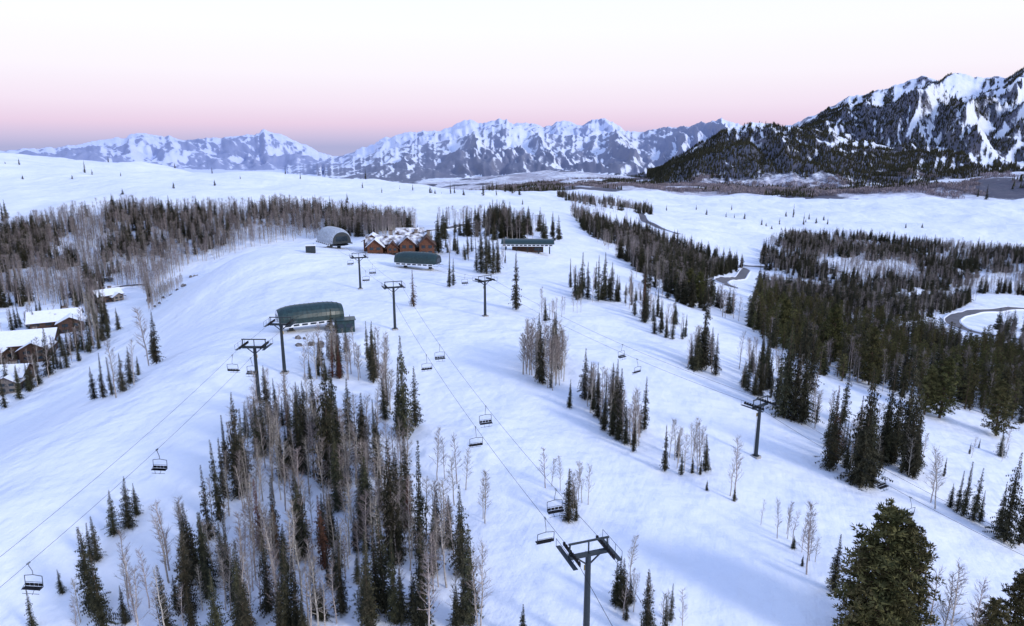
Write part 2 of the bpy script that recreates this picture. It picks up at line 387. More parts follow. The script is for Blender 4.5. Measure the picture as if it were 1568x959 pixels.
ASP=[make_aspen(s,12,d) for s,d in((1,1),(2,1.2),(3,.9),(4,1.1),(5,.8),(6,1.3),(7,1.0),(8,.7))]
ASPF=[make_aspen_far(s) for s in range(5)]
PIN=[make_pine(s,15,R0,M_pine,110,20) for s,R0 in((1,4.2),(2,4.8),(3,3.9),(4,4.4))]
PINF=[make_pine(s,15,R0,M_pine,46,11) for s,R0 in((5,3.6),(6,4.2),(7,3.2))]
PROTO={'fir':(FIRS,15,'fir_tree'),'dead':(DEADF,15,'dead_fir_tree'),'aspen':(ASP,12,'aspen_tree'),'pine':(PIN,15,'pine_tree')}
tree_rnd=random.Random(99)
def put(kind,x,y,h):
    ms,nh,nm=PROTO[kind]; o=bpy.data.objects.new(nm,tree_rnd.choice(ms)); z=float(Hxy(x,y)); o.location=(x,y,z)
    s=h/nh; w=s**.88*tree_rnd.uniform(.82,1.12) if kind!='aspen' else s*tree_rnd.uniform(.85,1.15)
    o.scale=(w,w,s); lean=.03 if kind!='aspen' else .06
    o.rotation_euler=(tree_rnd.uniform(-lean,lean),tree_rnd.uniform(-lean,lean),tree_rnd.uniform(0,6.28)); link(o); return o
def T1(kind,u,vb,vt):
    p=ground(u,vb); put(kind,p[0],p[1],height_for(p,vt))
def inpoly(u,v,poly):
    c=np.zeros(u.shape,bool); n=len(poly)
    for i in range(n):
        x0,y0=poly[i];x1,y1=poly[(i+1)%n]
        if y0==y1: continue
        c^=((y0>v)!=(y1>v))&(u<(x1-x0)*(v-y0)/(y1-y0)+x0)
    return c
def sample(poly,rmin,rmax,spacing,seed,clump=0,clsc=30):
    g=np.random.default_rng(seed); pu=[p[0] for p in poly]
    t1=math.atan((max(pu)-CX)/F*1.15)+.03; t0=math.atan((min(pu)-CX)/F*1.15)-.03
    area=(t1-t0)/2*(rmax**2-rmin**2); N=int(area/spacing**2)
    th=g.uniform(t0,t1,N); r=np.sqrt(g.uniform(rmin**2,rmax**2,N)); x=r*np.sin(th);y=r*np.cos(th);z=Hxy(x,y); u,v=project(x,y,z)
    k=inpoly(u,v,poly)
    if clump: k&=fbm(x/clsc,y/clsc,3,seed)>clump
    return x[k],y[k],z[k]
def clump(poly,rmin,rmax,spacing,seed,mix,hr,cl=0):
    x,y,z=sample(poly,rmin,rmax,spacing,seed,cl,14); rr=random.Random(seed)
    for a,b in zip(x,y):
        kk=rr.choices([m[0] for m in mix],[m[1] for m in mix])[0]
        h=rr.uniform(*hr)*(1 if kk!='aspen' else .85)
        if kk=='fir' and rr.random()<.35: h*=.6
        put(kk,float(a),float(b),h)
def proto_coll(name,meshes):
    c=bpy.data.collections.new(name)
    for k,m in enumerate(meshes): c.objects.link(bpy.data.objects.new(name+'_variant',m))
    return c
def forest(name,coll,x,y,z,hs,nominal,wide=1.0,seed=0):
    if len(x)==0: return
    g=np.random.default_rng(seed); n=len(x)
    me=bpy.data.meshes.new(name); me.vertices.add(n); me.vertices.foreach_set('co',np.stack([x,y,z],-1).astype(np.float32).ravel())
    s=g.uniform(hs[0],hs[1],n)/nominal; s=s*np.where(g.random(n)<.3,.7,1)
    sc=np.stack([s**.8*wide,s**.8*wide,s],-1); ro=np.stack([np.zeros(n),np.zeros(n),g.uniform(0,6.28,n)],-1)
    for nm,arr in(('scv',sc),('rov',ro)):
        a=me.attributes.new(nm,'FLOAT_VECTOR','POINT'); a.data.foreach_set('vector',arr.astype(np.float32).ravel())
    o=link(bpy.data.objects.new(name,me))
    ng=bpy.data.node_groups.new(name+'_scatter','GeometryNodeTree')
    ng.interface.new_socket('Geometry',in_out='INPUT',socket_type='NodeSocketGeometry'); ng.interface.new_socket('Geometry',in_out='OUTPUT',socket_type='NodeSocketGeometry')
    gi=ng.nodes.new('NodeGroupInput'); go=ng.nodes.new('NodeGroupOutput'); ip=ng.nodes.new('GeometryNodeInstanceOnPoints')
    ci=ng.nodes.new('GeometryNodeCollectionInfo'); ci.inputs['Collection'].default_value=coll; ci.inputs['Separate Children'].default_value=True; ci.inputs['Reset Children'].default_value=True
    def na(nm):
        q=ng.nodes.new('GeometryNodeInputNamedAttribute'); q.data_type='FLOAT_VECTOR'; q.inputs['Name'].default_value=nm; return q.outputs['Attribute']
    ip.inputs['Pick Instance'].default_value=True
    ng.links.new(gi.outputs[0],ip.inputs['Points']); ng.links.new(ci.outputs[0],ip.inputs['Instance'])
    ng.links.new(na('rov'),ip.inputs['Rotation']); ng.links.new(na('scv'),ip.inputs['Scale']); ng.links.new(ip.outputs[0],go.inputs[0])
    md=o.modifiers.new('scatter','NODES'); md.node_group=ng
C_fir=proto_coll('fir_variants',FIRF); C_asp=proto_coll('aspen_variants',ASPF); C_pin=proto_coll('pine_variants',PINF)
def make_far(seed):
    random.seed(seed); b=MB()
    for k in range(4):
        z0=1+k*3.2; rr=2.6*(1-k*.22); n=6
        for i in range(n):
            a=6.283*i/n+k; a2=6.283*(i+1)/n+k; b.face([(rr*math.cos(a)*U(.7,1.2),rr*math.sin(a)*U(.7,1.2),z0+U(-.5,.5)),(rr*math.cos(a2)*U(.7,1.2),rr*math.sin(a2)*U(.7,1.2),z0+U(-.5,.5)),(0,0,z0+5)],M_fir)
    return b.mesh('far_fir_mesh')
def make_brush(seed):
    random.seed(seed); b=MB()
    for i in range(22):
        x,y=U(-5,5),U(-5,5); w=U(.12,.32); a=U(0,3.14)
        h=U(4,10); b.face([(x-w*math.cos(a),y-w*math.sin(a),-.5),(x+w*math.cos(a),y+w*math.sin(a),-.5),(x+U(-.6,.6),y+U(-.6,.6),h)],M_brush)
        b.face([(x,y,h*.3),(x+U(-1.2,1.2),y+U(-1.2,1.2),h),(x+U(-1,1),y+U(-1,1),h*.9)],M_brush)
    return b.mesh('distant_brush_mesh')
C_far=proto_coll('distant_fir_variants',[make_far(s) for s in range(4)])
C_br=proto_coll('distant_aspen_variants',[make_brush(s) for s in range(4)])
# left forest
PL=[(-80,352),(60,330),(130,318),(220,326),(380,326),(430,320),(540,332),(640,350),(610,362),(480,366),(390,378),(330,398),(300,402),(240,445),(228,472),(222,445),(165,436),(150,470),(60,468),(-80,480)]
x,y,z=sample(PL,250,640,3.5,21); forest('aspen_forest',C_asp,x,y,z,(9.5,14.5),12,1.15,1)
x,y,z=sample(PL,250,640,5.8,22,.50,60); forest('fir_forest',C_fir,x,y,z,(10,16),15,1.05,2)
PLf=[(-80,372),(80,352),(150,350),(230,352),(260,365),(210,385),(180,420),(150,470),(60,468),(-80,480)]
x,y,z=sample(PLf,250,640,5.4,24,.40,40); forest('fir_forest',C_fir,x,y,z,(10,16),15,1.05,6)
PL3=[(60,330),(130,320),(240,328),(380,328),(430,322),(540,334),(640,352),(620,356),(520,342),(430,333),(240,338),(60,342)]
x,y,z=sample(PL3,400,640,6,26,.40,40); forest('fir_forest',C_fir,x,y,z,(10,16),15,1.05,7)
PL2=[(-80,632),(0,620),(60,595),(110,560),(190,512),(170,470),(130,470),(135,520),(100,545),(40,565),(-80,570)]
clump(PL2,170,420,3.9,23,[('fir',7),('aspen',6)],(8,14))
clump([(0,500),(60,490),(140,470),(150,480),(100,505),(60,512),(0,520)],250,460,6,25,[('fir',5),('aspen',6)],(8,13))
for k,(poly,r0,r1,spa,spf,cl) in enumerate([
  ([(870,325),(905,330),(960,345),(1040,375),(1140,408),(1125,418),(1090,425),(1050,440),(1000,430),(960,405),(925,380),(890,350)],380,900,6,6.0,.38),
  ([(1150,385),(1200,366),(1300,362),(1400,372),(1620,392),(1620,455),(1500,450),(1400,445),(1330,470),(1290,440),(1160,412)],540,1150,5.5,6.2,.38),
  ([(1330,475),(1420,462),(1500,460),(1440,485),(1350,500),(1150,450),(1160,440),(1280,450)],380,700,6,6.0,.33),
  ([(1500,510),(1620,520),(1620,555),(1520,530)],300,500,6,6.5,0),
  ([(670,345),(760,335),(860,362),(860,372),(760,368),(670,372)],380,620,6,8,.45),
  ([(850,300),(990,315),(1000,330),(900,325)],800,1500,12,12,.42),
  ([(620,266),(760,282),(800,300),(700,288),(640,278)],900,3000,12,13,.42),
  ([(960,395),(1010,420),(1060,440),(1120,470),(1160,500),(1120,490),(1040,465),(980,440)],250,500,6.5,6.0,.38),
  ([(1490,482),(1600,478),(1600,512),(1510,505)],350,560,9,10,0),
  ([(1540,385),(1640,385),(1640,470),(1540,450)],500,1000,8,8,.4)]):
    x,y,z=sample(poly,r0,r1,spa,50+k,cl,45); forest('aspen_forest',C_asp,x,y,z,(9,14),12,1.2,60+k)
    x,y,z=sample(poly,r0,r1,spf,70+k,cl+.02 if cl else 0,60); forest('fir_forest',C_fir,x,y,z,(9,17),15,1.2,80+k)
x,y,z=sample([(1000,312),(1200,318),(1400,306),(1568,275),(1640,280),(1640,365),(1300,345),(1160,360),(1010,335)],800,1800,45,120,.60,110); forest('fir_forest',C_fir,x,y,z,(6,14),15,1.2,121)
x,y,z=sample([(0,240),(180,256),(400,272),(700,298),(820,312),(780,325),(640,322),(400,300),(0,300)],600,1150,45,122,.63,90); forest('fir_forest',C_fir,x,y,z,(4,10),15,1.2,123)
PP=[(1140,495),(1160,460),(1230,452),(1330,480),(1450,520),(1568,550),(1640,600),(1640,670),(1568,650),(1450,622),(1380,610),(1250,575),(1180,535)]
x,y,z=sample(PP,160,420,5.0,31,.34,22); forest('pine_forest',C_pin,x,y,z,(8,15),15,.9,3)
x,y,z=sample(PP,160,420,8,32); forest('fir_forest',C_fir,x,y,z,(9,16),15,1.0,4)
x,y,z=sample(PP,160,420,8,33); forest('aspen_forest',C_asp,x,y,z,(9,13),12,1.0,5)
# tree cover on the closer dark mountain and the brushy basin
g=np.random.default_rng(5); N=80000
th=g.uniform(.10,.72,N); r=np.sqrt(g.uniform(2300**2,5400**2,N)); xx=r*np.sin(th); yy=r*np.cos(th)
fo=bil(FOR[:NF],TH0,DTH,L0,DL,th,np.log(r)); k=fo+ (fbm(xx/60,yy/60,3,3)-.5)*.8>.62
forest('distant_fir_forest',C_far,xx[k],yy[k],Hxy(xx,yy)[k],(10,18),16,1.1,9)
N=38000; th=g.uniform(-.15,.72,N); r=np.sqrt(g.uniform(1650**2,3600**2,N)); xx=r*np.sin(th); yy=r*np.cos(th)
fo=bil(BR[:NF],TH0,DTH,L0,DL,th,np.log(r)); k=fo+(fbm(xx/90,yy/90,3,8)-.5)*1.3>.62
forest('distant_aspen_forest',C_br,xx[k],yy[k],Hxy(xx,yy)[k],(7,12),10,1.3,10)
k=(fo>.1)&(fbm(xx/150,yy/150,4,18)>.62)
forest('distant_fir_forest',C_far,xx[k],yy[k],Hxy(xx,yy)[k],(10,18),16,1.1,11)
# centre woodland (individual trees)
PC=[(110,985),(120,900),(200,830),(310,790),(345,720),(380,660),(440,600),(490,545),(590,560),(600,640),(570,700),(640,730),(700,850),(745,900),(765,985)]
clump(PC,52,200,2.35,41,[('aspen',68),('fir',30),('dead',2)],(7,13),.36)
for t in [('fir',620,668,512),('fir',610,660,545),('fir',636,655,560),('fir',505,742,535),('fir',510,700,560),('dead',498,690,600),('fir',365,735,600),('fir',375,750,625),('fir',398,700,610),('fir',338,800,670),
 ('fir',467,690,590),('fir',455,680,600),('fir',555,705,600),('fir',575,690,610),('fir',605,860,670),('fir',643,850,670),('fir',708,880,740),('fir',720,959,800),('fir',590,940,770),('fir',645,965,790),
 ('fir',175,820,750),('fir',197,810,730),('fir',210,790,740),('fir',150,860,790),('fir',160,975,840),('fir',140,860,800),('fir',95,910,870),('fir',50,965,900),('fir',378,985,880),('fir',430,975,885),('fir',520,870,790),('fir',800,985,925),
 ('fir',563,550,490),('dead',633,470,412),('fir',530,540,500),('fir',240,557,475),('fir',235,548,500),('fir',145,612,560),('fir',158,610,540),('fir',172,606,545),('fir',188,600,540),('fir',200,588,530),('fir',212,575,545),
 ('fir',15,600,545),('fir',30,612,560),('fir',8,625,575),('fir',75,575,500),('fir',88,565,515),('fir',60,590,540),('fir',105,545,490),('fir',150,520,470),('fir',165,510,462),('fir',45,600,550),('fir',118,535,480),('fir',182,505,470),
 ('aspen',178,610,520),('aspen',205,590,520),('aspen',228,560,470),('aspen',150,530,460),('aspen',130,540,470),
 ('fir',790,475,385),('fir',688,440,385),('fir',694,438,395),('fir',745,420,338),('fir',737,418,350),('fir',755,420,345),('fir',762,418,360),('fir',730,415,365),('fir',672,388,325),('fir',697,385,345),('fir',683,380,350),
 ('fir',835,492,455),('aspen',830,495,440),('fir',872,625,580),('fir',895,612,532),('fir',915,640,570),('fir',925,660,580),('fir',938,668,590),('fir',958,680,620),('fir',970,692,630),('fir',908,628,580),
 ('fir',1018,722,650),('fir',1043,728,690),('fir',1060,725,700),('fir',1072,728,700),('fir',1082,752,735),('aspen',1125,768,672),('aspen',1118,760,690),('fir',1124,768,745),
 ('fir',870,800,718),('fir',882,798,765),('aspen',835,748,685),('aspen',858,752,700),('aspen',845,745,700),
 ('fir',950,930,850),('fir',990,985,870),('fir',1018,985,910),('aspen',965,880,820),('aspen',1045,975,905),('fir',965,925,880),
 ('fir',1200,640,490),('fir',1215,645,515),('fir',1228,648,530),('fir',1190,625,530),('fir',1180,610,560),('fir',1205,600,510),('fir',1065,568,500),('fir',1075,565,440),('fir',1088,560,500),('fir',1095,575,510),
 ('fir',880,455,405),('fir',890,452,385),('fir',900,458,400),('fir',916,462,390),('fir',925,460,385),('fir',935,462,400),('fir',945,462,420),('dead',985,485,420),('fir',990,490,425),('fir',1002,512,475),('fir',1030,520,475),('fir',1045,520,485),('fir',967,468,430),('fir',1020,518,480),
 ('fir',1145,600,545),('fir',1155,606,540),('fir',1165,608,555),('fir',1138,590,560),
 ('dead',1275,715,590),('fir',1270,718,600),('fir',1310,740,640),('fir',1318,745,560),('fir',1328,735,600),('fir',1352,705,560),('fir',1350,710,600),('fir',1390,725,580),('fir',1400,720,600),('fir',1365,700,580),('fir',1335,748,700),('fir',1385,690,530),('pine',1438,640,545),('pine',1525,668,580),('pine',1415,635,560),
 ('fir',1455,778,740),('fir',1475,790,705),('fir',1490,798,715),('fir',1465,785,720),('fir',1445,730,700),('fir',1500,800,750),('fir',1538,830,690),('fir',1560,835,700),('fir',1572,830,710),('fir',1530,815,740),('aspen',1432,780,690),('aspen',1425,770,700),
 ('pine',1335,1000,768),('pine',1375,985,800),('pine',1312,985,820),('pine',1355,1000,790),('pine',1538,1010,872),('pine',1580,1010,855),('pine',1510,1015,915),('fir',1275,905,815),('fir',1215,840,820),('fir',1228,868,850),
 ('aspen',1420,1000,870),('aspen',1450,1000,865),('aspen',1440,990,880),('aspen',1235,880,770),('aspen',1480,1010,890),('aspen',1190,825,765),('aspen',1212,838,780),('aspen',1165,805,765),
 ('fir',1150,500,455),('fir',1160,505,460),('pine',1200,530,455),('fir',1230,560,470),('pine',1055,460,410),('pine',1070,465,415),('pine',1040,455,412),('fir',130,265,245),('fir',166,249,238),('fir',437,267,255),('fir',460,275,262),('fir',560,275,256),('fir',325,262,256),('fir',268,258,249),('fir',368,274,268),('fir',632,292,280),('fir',690,297,276),('fir',696,296,282),('fir',612,290,284),('fir',740,300,280),('fir',760,300,284),
 ('fir',1215,330,312),('fir',1230,345,325),('fir',1497,302,285),('fir',1510,306,282),('fir',1066,322,312),('fir',1120,322,312),('fir',10,335,305),('fir',5,340,310),
 ('pine',1270,560,465),('pine',1330,590,500),('fir',1240,600,500),('fir',1290,650,560),('dead',1560,600,560)]: T1(*t)
clump([(800,575),(815,585),(845,600),(862,590),(868,560),(850,545),(805,550)],100,260,1.8,81,[('aspen',9),('fir',1)],(10,13.5))
clump([(895,625),(935,668),(975,690),(988,660),(940,615),(905,595)],90,220,2.1,82,[('aspen',7),('fir',4)],(8,12))
clump([(1005,700),(1020,725),(1085,730),(1085,700),(1040,690)],80,180,2.3,83,[('aspen',8),('fir',2)],(7,10))
clump([(862,790),(895,800),(930,805),(925,775),(880,765)],60,150,2.0,84,[('aspen',9),('fir',1)],(7,9))
clump([(930,900),(950,950),(1050,985),(1020,930),(970,880)],50,120,2.3,85,[('aspen',7),('fir',3)],(5,7.5))
clump([(1170,800),(1200,840),(1255,875),(1250,840),(1200,805)],70,150,2.3,86,[('aspen',1)],(5,7))
clump([(1060,545),(1050,565),(1095,575),(1105,560)],120,300,2.8,87,[('aspen',5),('fir',5)],(8,14))
clump([(1280,690),(1270,715),(1400,735),(1415,705),(1340,680)],100,220,2.7,88,[('aspen',5),('fir',6)],(7,14))
clump([(655,740),(665,800),(735,850),(745,800),(700,720)],60,140,4.0,89,[('aspen',1)],(8,11))
clump([(1125,590),(1135,605),(1170,608),(1170,585)],130,260,2.8,90,[('aspen',6),('fir',4)],(7,10))
clump([(228,480),(225,455),(290,410),(330,396),(395,376),(390,384),(330,402),(270,445)],220,420,3.0,91,[('aspen',1)],(5,8))
clump([(820,480),(840,492),(895,480),(880,468)],150,320,4,92,[('aspen',1)],(6,8))
clump([(870,440),(950,440),(1010,475),(1060,520),(1010,515),(950,468),(880,462)],180,330,4.6,93,[('fir',6),('aspen',4)],(7,12))
clump([(1120,560),(1180,600),(1240,650),(1260,690),(1290,700),(1250,600),(1180,560)],120,260,4.0,94,[('fir',6),('aspen',5)],(8,14))
clump([(1400,640),(1420,700),(1560,740),(1568,690)],110,240,11,95,[('fir',5),('aspen',4)],(4,9))
clump([(630,375),(640,395),(700,400),(770,410),(780,395),(700,380)],300,420,6,96,[('fir',6),('aspen',3)],(7,13))
# rocks breaking through on the edge of the knoll
random.seed(5); b=MB()
for (u,v) in [(250,462),(258,455),(268,448),(285,436),(300,425),(455,520),(470,527),(490,530),(240,470)]:
    p=ground(u+U(-4,4),v+U(-3,3))
    for q in range(3):
        r=U(.5,1.3); c=(p[0]+U(-2,2),p[1]+U(-2,2),p[2]+r*.1); N0=7; ring=[(c[0]+r*U(.7,1.2)*math.cos(6.283*k/N0),c[1]+r*U(.7,1.2)*math.sin(6.283*k/N0),c[2]-.4) for k in range(N0)]
        mid=[(c[0]+(a[0]-c[0])*U(.6,.9),c[1]+(a[1]-c[1])*U(.6,.9),c[2]+r*U(.3,.6)) for a in ring]; top=(c[0]+U(-.2,.2),c[1]+U(-.2,.2),c[2]+r*.8)
        for k in range(N0):
            k2=(k+1)%N0; b.face([ring[k],ring[k2],mid[k2],mid[k]],M_rock); b.face([mid[k],mid[k2],top],M_rock)
b.obj('rock_outcrop')
# ---------------------------------------------------------------- lift towers
def tower_mesh(h):
    b=MB(); b.box((0,0,-.1),(1.6,1.6,.9),M_conc); b.tube((0,0,0),(0,0,h),.42,.30,M_steel,12)
    b.tube((0,0,.35),(0,0,.45),.65,.65,M_steel,12)
    b.box((0,0,h-.15),(4.9,.42,.46),M_steel)
    for sx in(-1,1):
        x=2.1*sx
        b.box((x,0,h+.18),(.16,4.6,.26),M_steel)
        for k in range(8):
            yk=-2.05+k*.585; b.tube((x-.10,yk,h+.36),(x+.10,yk,h+.36),.23,.23,M_rub,10)
        b.box((x+.6*sx,0,h-.05),(.55,5.0,.06),M_steel)
        for yk in(-2.4,-.8,.8,2.4): b.tube((x+.87*sx,yk,h),(x+.87*sx,yk,h+1.0),.03,.03,M_steel,4)
        b.tube((x+.87*sx,-2.4,h+1.0),(x+.87*sx,2.4,h+1.0),.03,.03,M_steel,4)
        b.tube((x+.3*sx,0,h),(x+.2*sx,0,h+1.5),.10,.10,M_steel,6)
        b.tube((0,0,h-1.6),(x*.75,0,h-.3),.10,.10,M_steel,6)
    b.box((0,0,h+1.5),(5.0,.18,.2),M_steel)
    b.tube((0,0,h),(0,0,h+1.5),.09,.09,M_steel,6)
    for sx in(-.18,.18): b.tube((sx,-.5,.8),(sx,-.42,h),.025,.025,M_galv,4)
    for k in range(int(h/.4)-2): b.tube((-.18,-.5+.08*k*.4/h,1+k*.4),(.18,-.5+.08*k*.4/h,1+k*.4),.018,.018,M_galv,3)
    b.box((0,-.52,h-2.2),(.55,.05,.7),M_yel)
    return b.mesh('lift_tower')
def put_tower(p,h,yaw):
    o=bpy.data.objects.new('chairlift_tower',tower_mesh(h)); o.location=p; o.rotation_euler=(0,0,yaw); link(o)
def chair_mesh():
    b=MB(); m=M_galv; k=M_steel
    b.tube((0,0,.05),(0,0,-.4),.05,.05,m,6); b.box((0,0,.02),(.14,.5,.16),m)
    b.tube((0,0,-.3),(0,-.35,-1.2),.045,.045,m,6); b.tube((0,-.35,-1.2),(0,-.35,-1.75),.045,.045,m,6)
    for s in(-1,1):
        b.tube((0,-.35,-1.7),(s*1.1,-.35,-1.85),.04,.04,k,6); b.tube((s*1.1,-.35,-1.85),(s*1.1,-.25,-3.2),.04,.04,k,6)
        b.tube((s*1.1,-.25,-3.2),(s*1.1,.40,-3.25),.04,.04,k,6)
        b.tube((s*1.1,.40,-3.25),(s*1.1,-.3,-2.85),.03,.03,k,6)
        b.tube((s*.5,.4,-3.2),(s*.35,.6,-3.7),.03,.03,k,5)
    b.box((0,.08,-3.20),(2.2,.58,.10),M_rub)
    for q in range(4): b.box((-.81+q*.54,-.28,-2.95),(.46,.07,.34),M_rub)
    b.tube((-1.1,-.3,-2.62),(1.1,-.3,-2.62),.03,.03,k,5)
    b.tube((-1.05,.42,-3.7),(1.05,.42,-3.7),.03,.03,k,5)
    return b.mesh('ski_lift_chair')
CH=chair_mesh()
def lift(points,chairs,off=2.1):
    pts=[np.array(p) for p in points]; b=MB(); paths={}
    dirs=[]
    for i in range(len(pts)):
        d=(pts[min(i+1,len(pts)-1)]-pts[max(i-1,0)])[:2]; d/=np.linalg.norm(d); dirs.append(d)
    for s in(-1,1):
        path=[]
        for i in range(len(pts)-1):
            n0=np.array([-dirs[i][1],dirs[i][0],0])*off*s; n1=np.array([-dirs[i+1][1],dirs[i+1][0],0])*off*s
            a=pts[i]+n0; c=pts[i+1]+n1; L=np.linalg.norm(c-a)
            for k in range(24):
                t=k/24; p=a*(1-t)+c*t; p[2]-=4*t*(1-t)*L*.022; path.append(p)
        path.append(c)
        for k in range(len(path)-1): b.tube(path[k],path[k+1],.028,.028,M_rub,4,False)
        paths[s]=path
    b.obj('lift_cable')
    for (u,v) in chairs:
        best=None
        for s in(-1,1):
            pa=paths[s]
            for k in range(len(pa)-1):
                for f in(0,.25,.5,.75):
                    p=pa[k]*(1-f)+pa[k+1]*f; q=project(p[0],p[1],p[2]-2.2); dd=(q[0]-u)**2+(q[1]-v)**2
                    if best is None or dd<best[0]: best=(dd,p,s,(pa[k+1]-pa[k]))
        _,p,s,d=best; o=bpy.data.objects.new('ski_lift_chair',CH); o.location=p; yaw=math.atan2(d[1],d[0])-math.pi/2+(0 if s>0 else math.pi); o.rotation_euler=(0,0,yaw); link(o)
def towers(specs,nxt=None):
    out=[]
    ps=[ground(u,vb) for u,vb,vt in specs]
    for k,(p,s) in enumerate(zip(ps,specs)):
        h=min(max(height_for(p,s[2])-1.2,8),15); a=ps[max(k-1,0)];c=ps[min(k+1,len(ps)-1)]
        put_tower(p,h,math.atan2(c[1]-a[1],c[0]-a[0])-math.pi/2); out.append((p[0],p[1],p[2]+h+.6))
    return out
tA=ground(476,505); tB=ground(640,412); tC=ground(512,380)
L1p=towers([(436,572,488),(397,615,522)])
lift([(tA[0]+1,tA[1],tA[2]+5.0)]+L1p+[(-61,36,-48)],[(360,562),(388,570),(238,700),(258,723),(55,890)])
L2p=towers([(552,443,389),(605,505,433),(897,990,832)])
lift([(tC[0],tC[1],tC[2]+5)]+L2p+[(26,8,-46)],[(653,560),(675,540),(745,640),(727,672),(848,775),(831,820),(573,412),(560,425),(536,403)])
L3p=towers([(743,485,424),(1157,700,612)])
e3=ground(1640,1010); put_tower(e3,12,-.6)
lift([(tB[0],tB[1],tB[2]+5)]+L3p+[(e3[0],e3[1],e3[2]+12.6)],[(954,535),(975,562),(1388,782),(1354,740),(712,432),(836,487)])
# ---------------------------------------------------------------- lift terminals
def terminal(name,p,yaw,L,W,zb,hr,shell,endm=M_white,skirt=True):
    b=MB(); NX=14;NA=14
    prof=[]
    for i in range(NX+1):
        f=i/NX; x=-L/2+L*f; s=1-.22*abs(2*f-1)**4; prof.append((x,s))
    def ring(x,s,gr=0):
        return [(x,(W/2*s+gr)*math.cos(math.pi*k/NA)*1.0,zb+(hr*s+gr)*math.sin(math.pi*k/NA)**.8) for k in range(NA+1)]
    for i in range(NX):
        a=ring(*prof[i]);c=ring(*prof[i+1])
        for k in range(NA): b.face([a[k],a[k+1],c[k+1],c[k]],shell)
        r0=ring(prof[i][0],prof[i][1],.06); r1=ring(prof[i][0]+.12,prof[i][1],.06)
        if i>0:
            for k in range(NA): b.face([r0[k],r0[k+1],r1[k+1],r1[k]],shell); b.face([ring(*prof[i])[k],ring(*prof[i])[k+1],r0[k+1],r0[k]],shell)
    for e,sg in((prof[0],-1),(prof[-1],1)):
        rr=ring(*e); b.face(rr if sg>0 else rr[::-1],endm)
        s=e[1]; b.box((e[0]+sg*.05,0,zb+hr*.32),(.08,W*s*.62,hr*.34),M_glass)
    if skirt:
        for sy in(-1,1):
            b.box((0,sy*(W/2-.12),zb-.45),(L*.9,.14,.95),M_white)
            for q in range(7): b.box((-L*.38+q*L*.127,sy*(W/2-.03),zb-.4),(L*.085,.06,.5),M_glass)
    b.box((0,0,zb-.15),(L*.92,W*.9,.2),M_galv)
    for sx in(-.30,.30):
        b.box((L*sx,0,zb/2-.4),(1.0,1.5,zb+.3),M_steel); b.box((L*sx,0,zb-.5),(.8,W*.8,.5),M_steel)
        b.box((L*sx,0,0),(2.0,2.4,.7),M_conc)
    b.tube((-L*.32,0,zb-1.1),(-L*.32,0,zb-.85),W*.38,W*.38,M_steel,20)
    for sy in(-1,1): b.tube((-L*.45,sy*W*.38,zb-.95),(L*.55,sy*W*.38,zb-.95),.09,.09,M_galv,6)
    return b.obj(name,p,yaw)
def hut(name,p,yaw,w,d,h,wall,roof):
    b=MB(); b.box((0,0,h/2-.2),(w,d,h+.4),wall); b.box((0,0,h+.28),(w+.7,d+.7,.16),roof)
    for k in range(2): b.box((-w*.22+k*w*.44,-d/2-.02,h*.6),(w*.3,.06,h*.35),M_glass)
    b.box((w/2+.02,0,h*.42),(.06,.9,h*.8),M_woodd); b.box((-w/2-.02,0,h*.6),(.06,d*.5,h*.35),M_glass)
    b.tube((w*.3,d*.2,h+.3),(w*.3,d*.2,h+1.2),.1,.1,M_galv,6)
    b.obj(name,p,yaw)
terminal('chairlift_terminal',tA,.50,18,7.5,3.0,4.6,M_roofg)
hp=ground(528,507); hut('lift_operator_hut',hp,.3,5.4,3.8,3.2,M_roofg,M_roofg)
terminal('chairlift_terminal',tB,-.30,19,7.5,2.8,4.4,M_roofg,M_steel)
terminal('chairlift_terminal',tC,2.2,20,12,3.4,7.0,M_roofl,M_steel)
hp=ground(476,387); hut('lift_operator_hut',hp,.2,4,3.4,3.0,M_steel,M_snowr)
p=ground(808,386); b=MB(); L=27
for i in range(9):
    a0=math.pi*i/9; a1=math.pi*(i+1)/9
    q=lambda a,x:(x,4.2*math.cos(a),4.6+2.2*math.sin(a))
    b.face([q(a0,-L/2),q(a1,-L/2),q(a1,L/2),q(a0,L/2)],M_roofg)
for sx in(-1,1):
    b.face([(sx*L/2,4.2*math.cos(math.pi*i/9),4.6+2.2*math.sin(math.pi*i/9)) for i in range(10)],M_roofg)
b.box((0,0,3.9),(L*.97,8.0,1.2),M_white); b.box((0,0,4.62),(L+.6,8.9,.16),M_roofg)
for k in range(12): b.box((-L*.44+k*L*.08,-4.02,3.9),(L*.055,.08,.6),M_glass)
for k in range(5):
    for sy in(-3,3): b.box((-L*.42+k*L*.21,sy,1.4),(.6,.6,3.9),M_steel)
b.box((0,1,1.3),(L*.6,3,2.9),M_woodd); b.box((L*.2,-.54,1.5),(4,.1,1.6),M_glass)
b.obj('gondola_terminal',p,-.05)
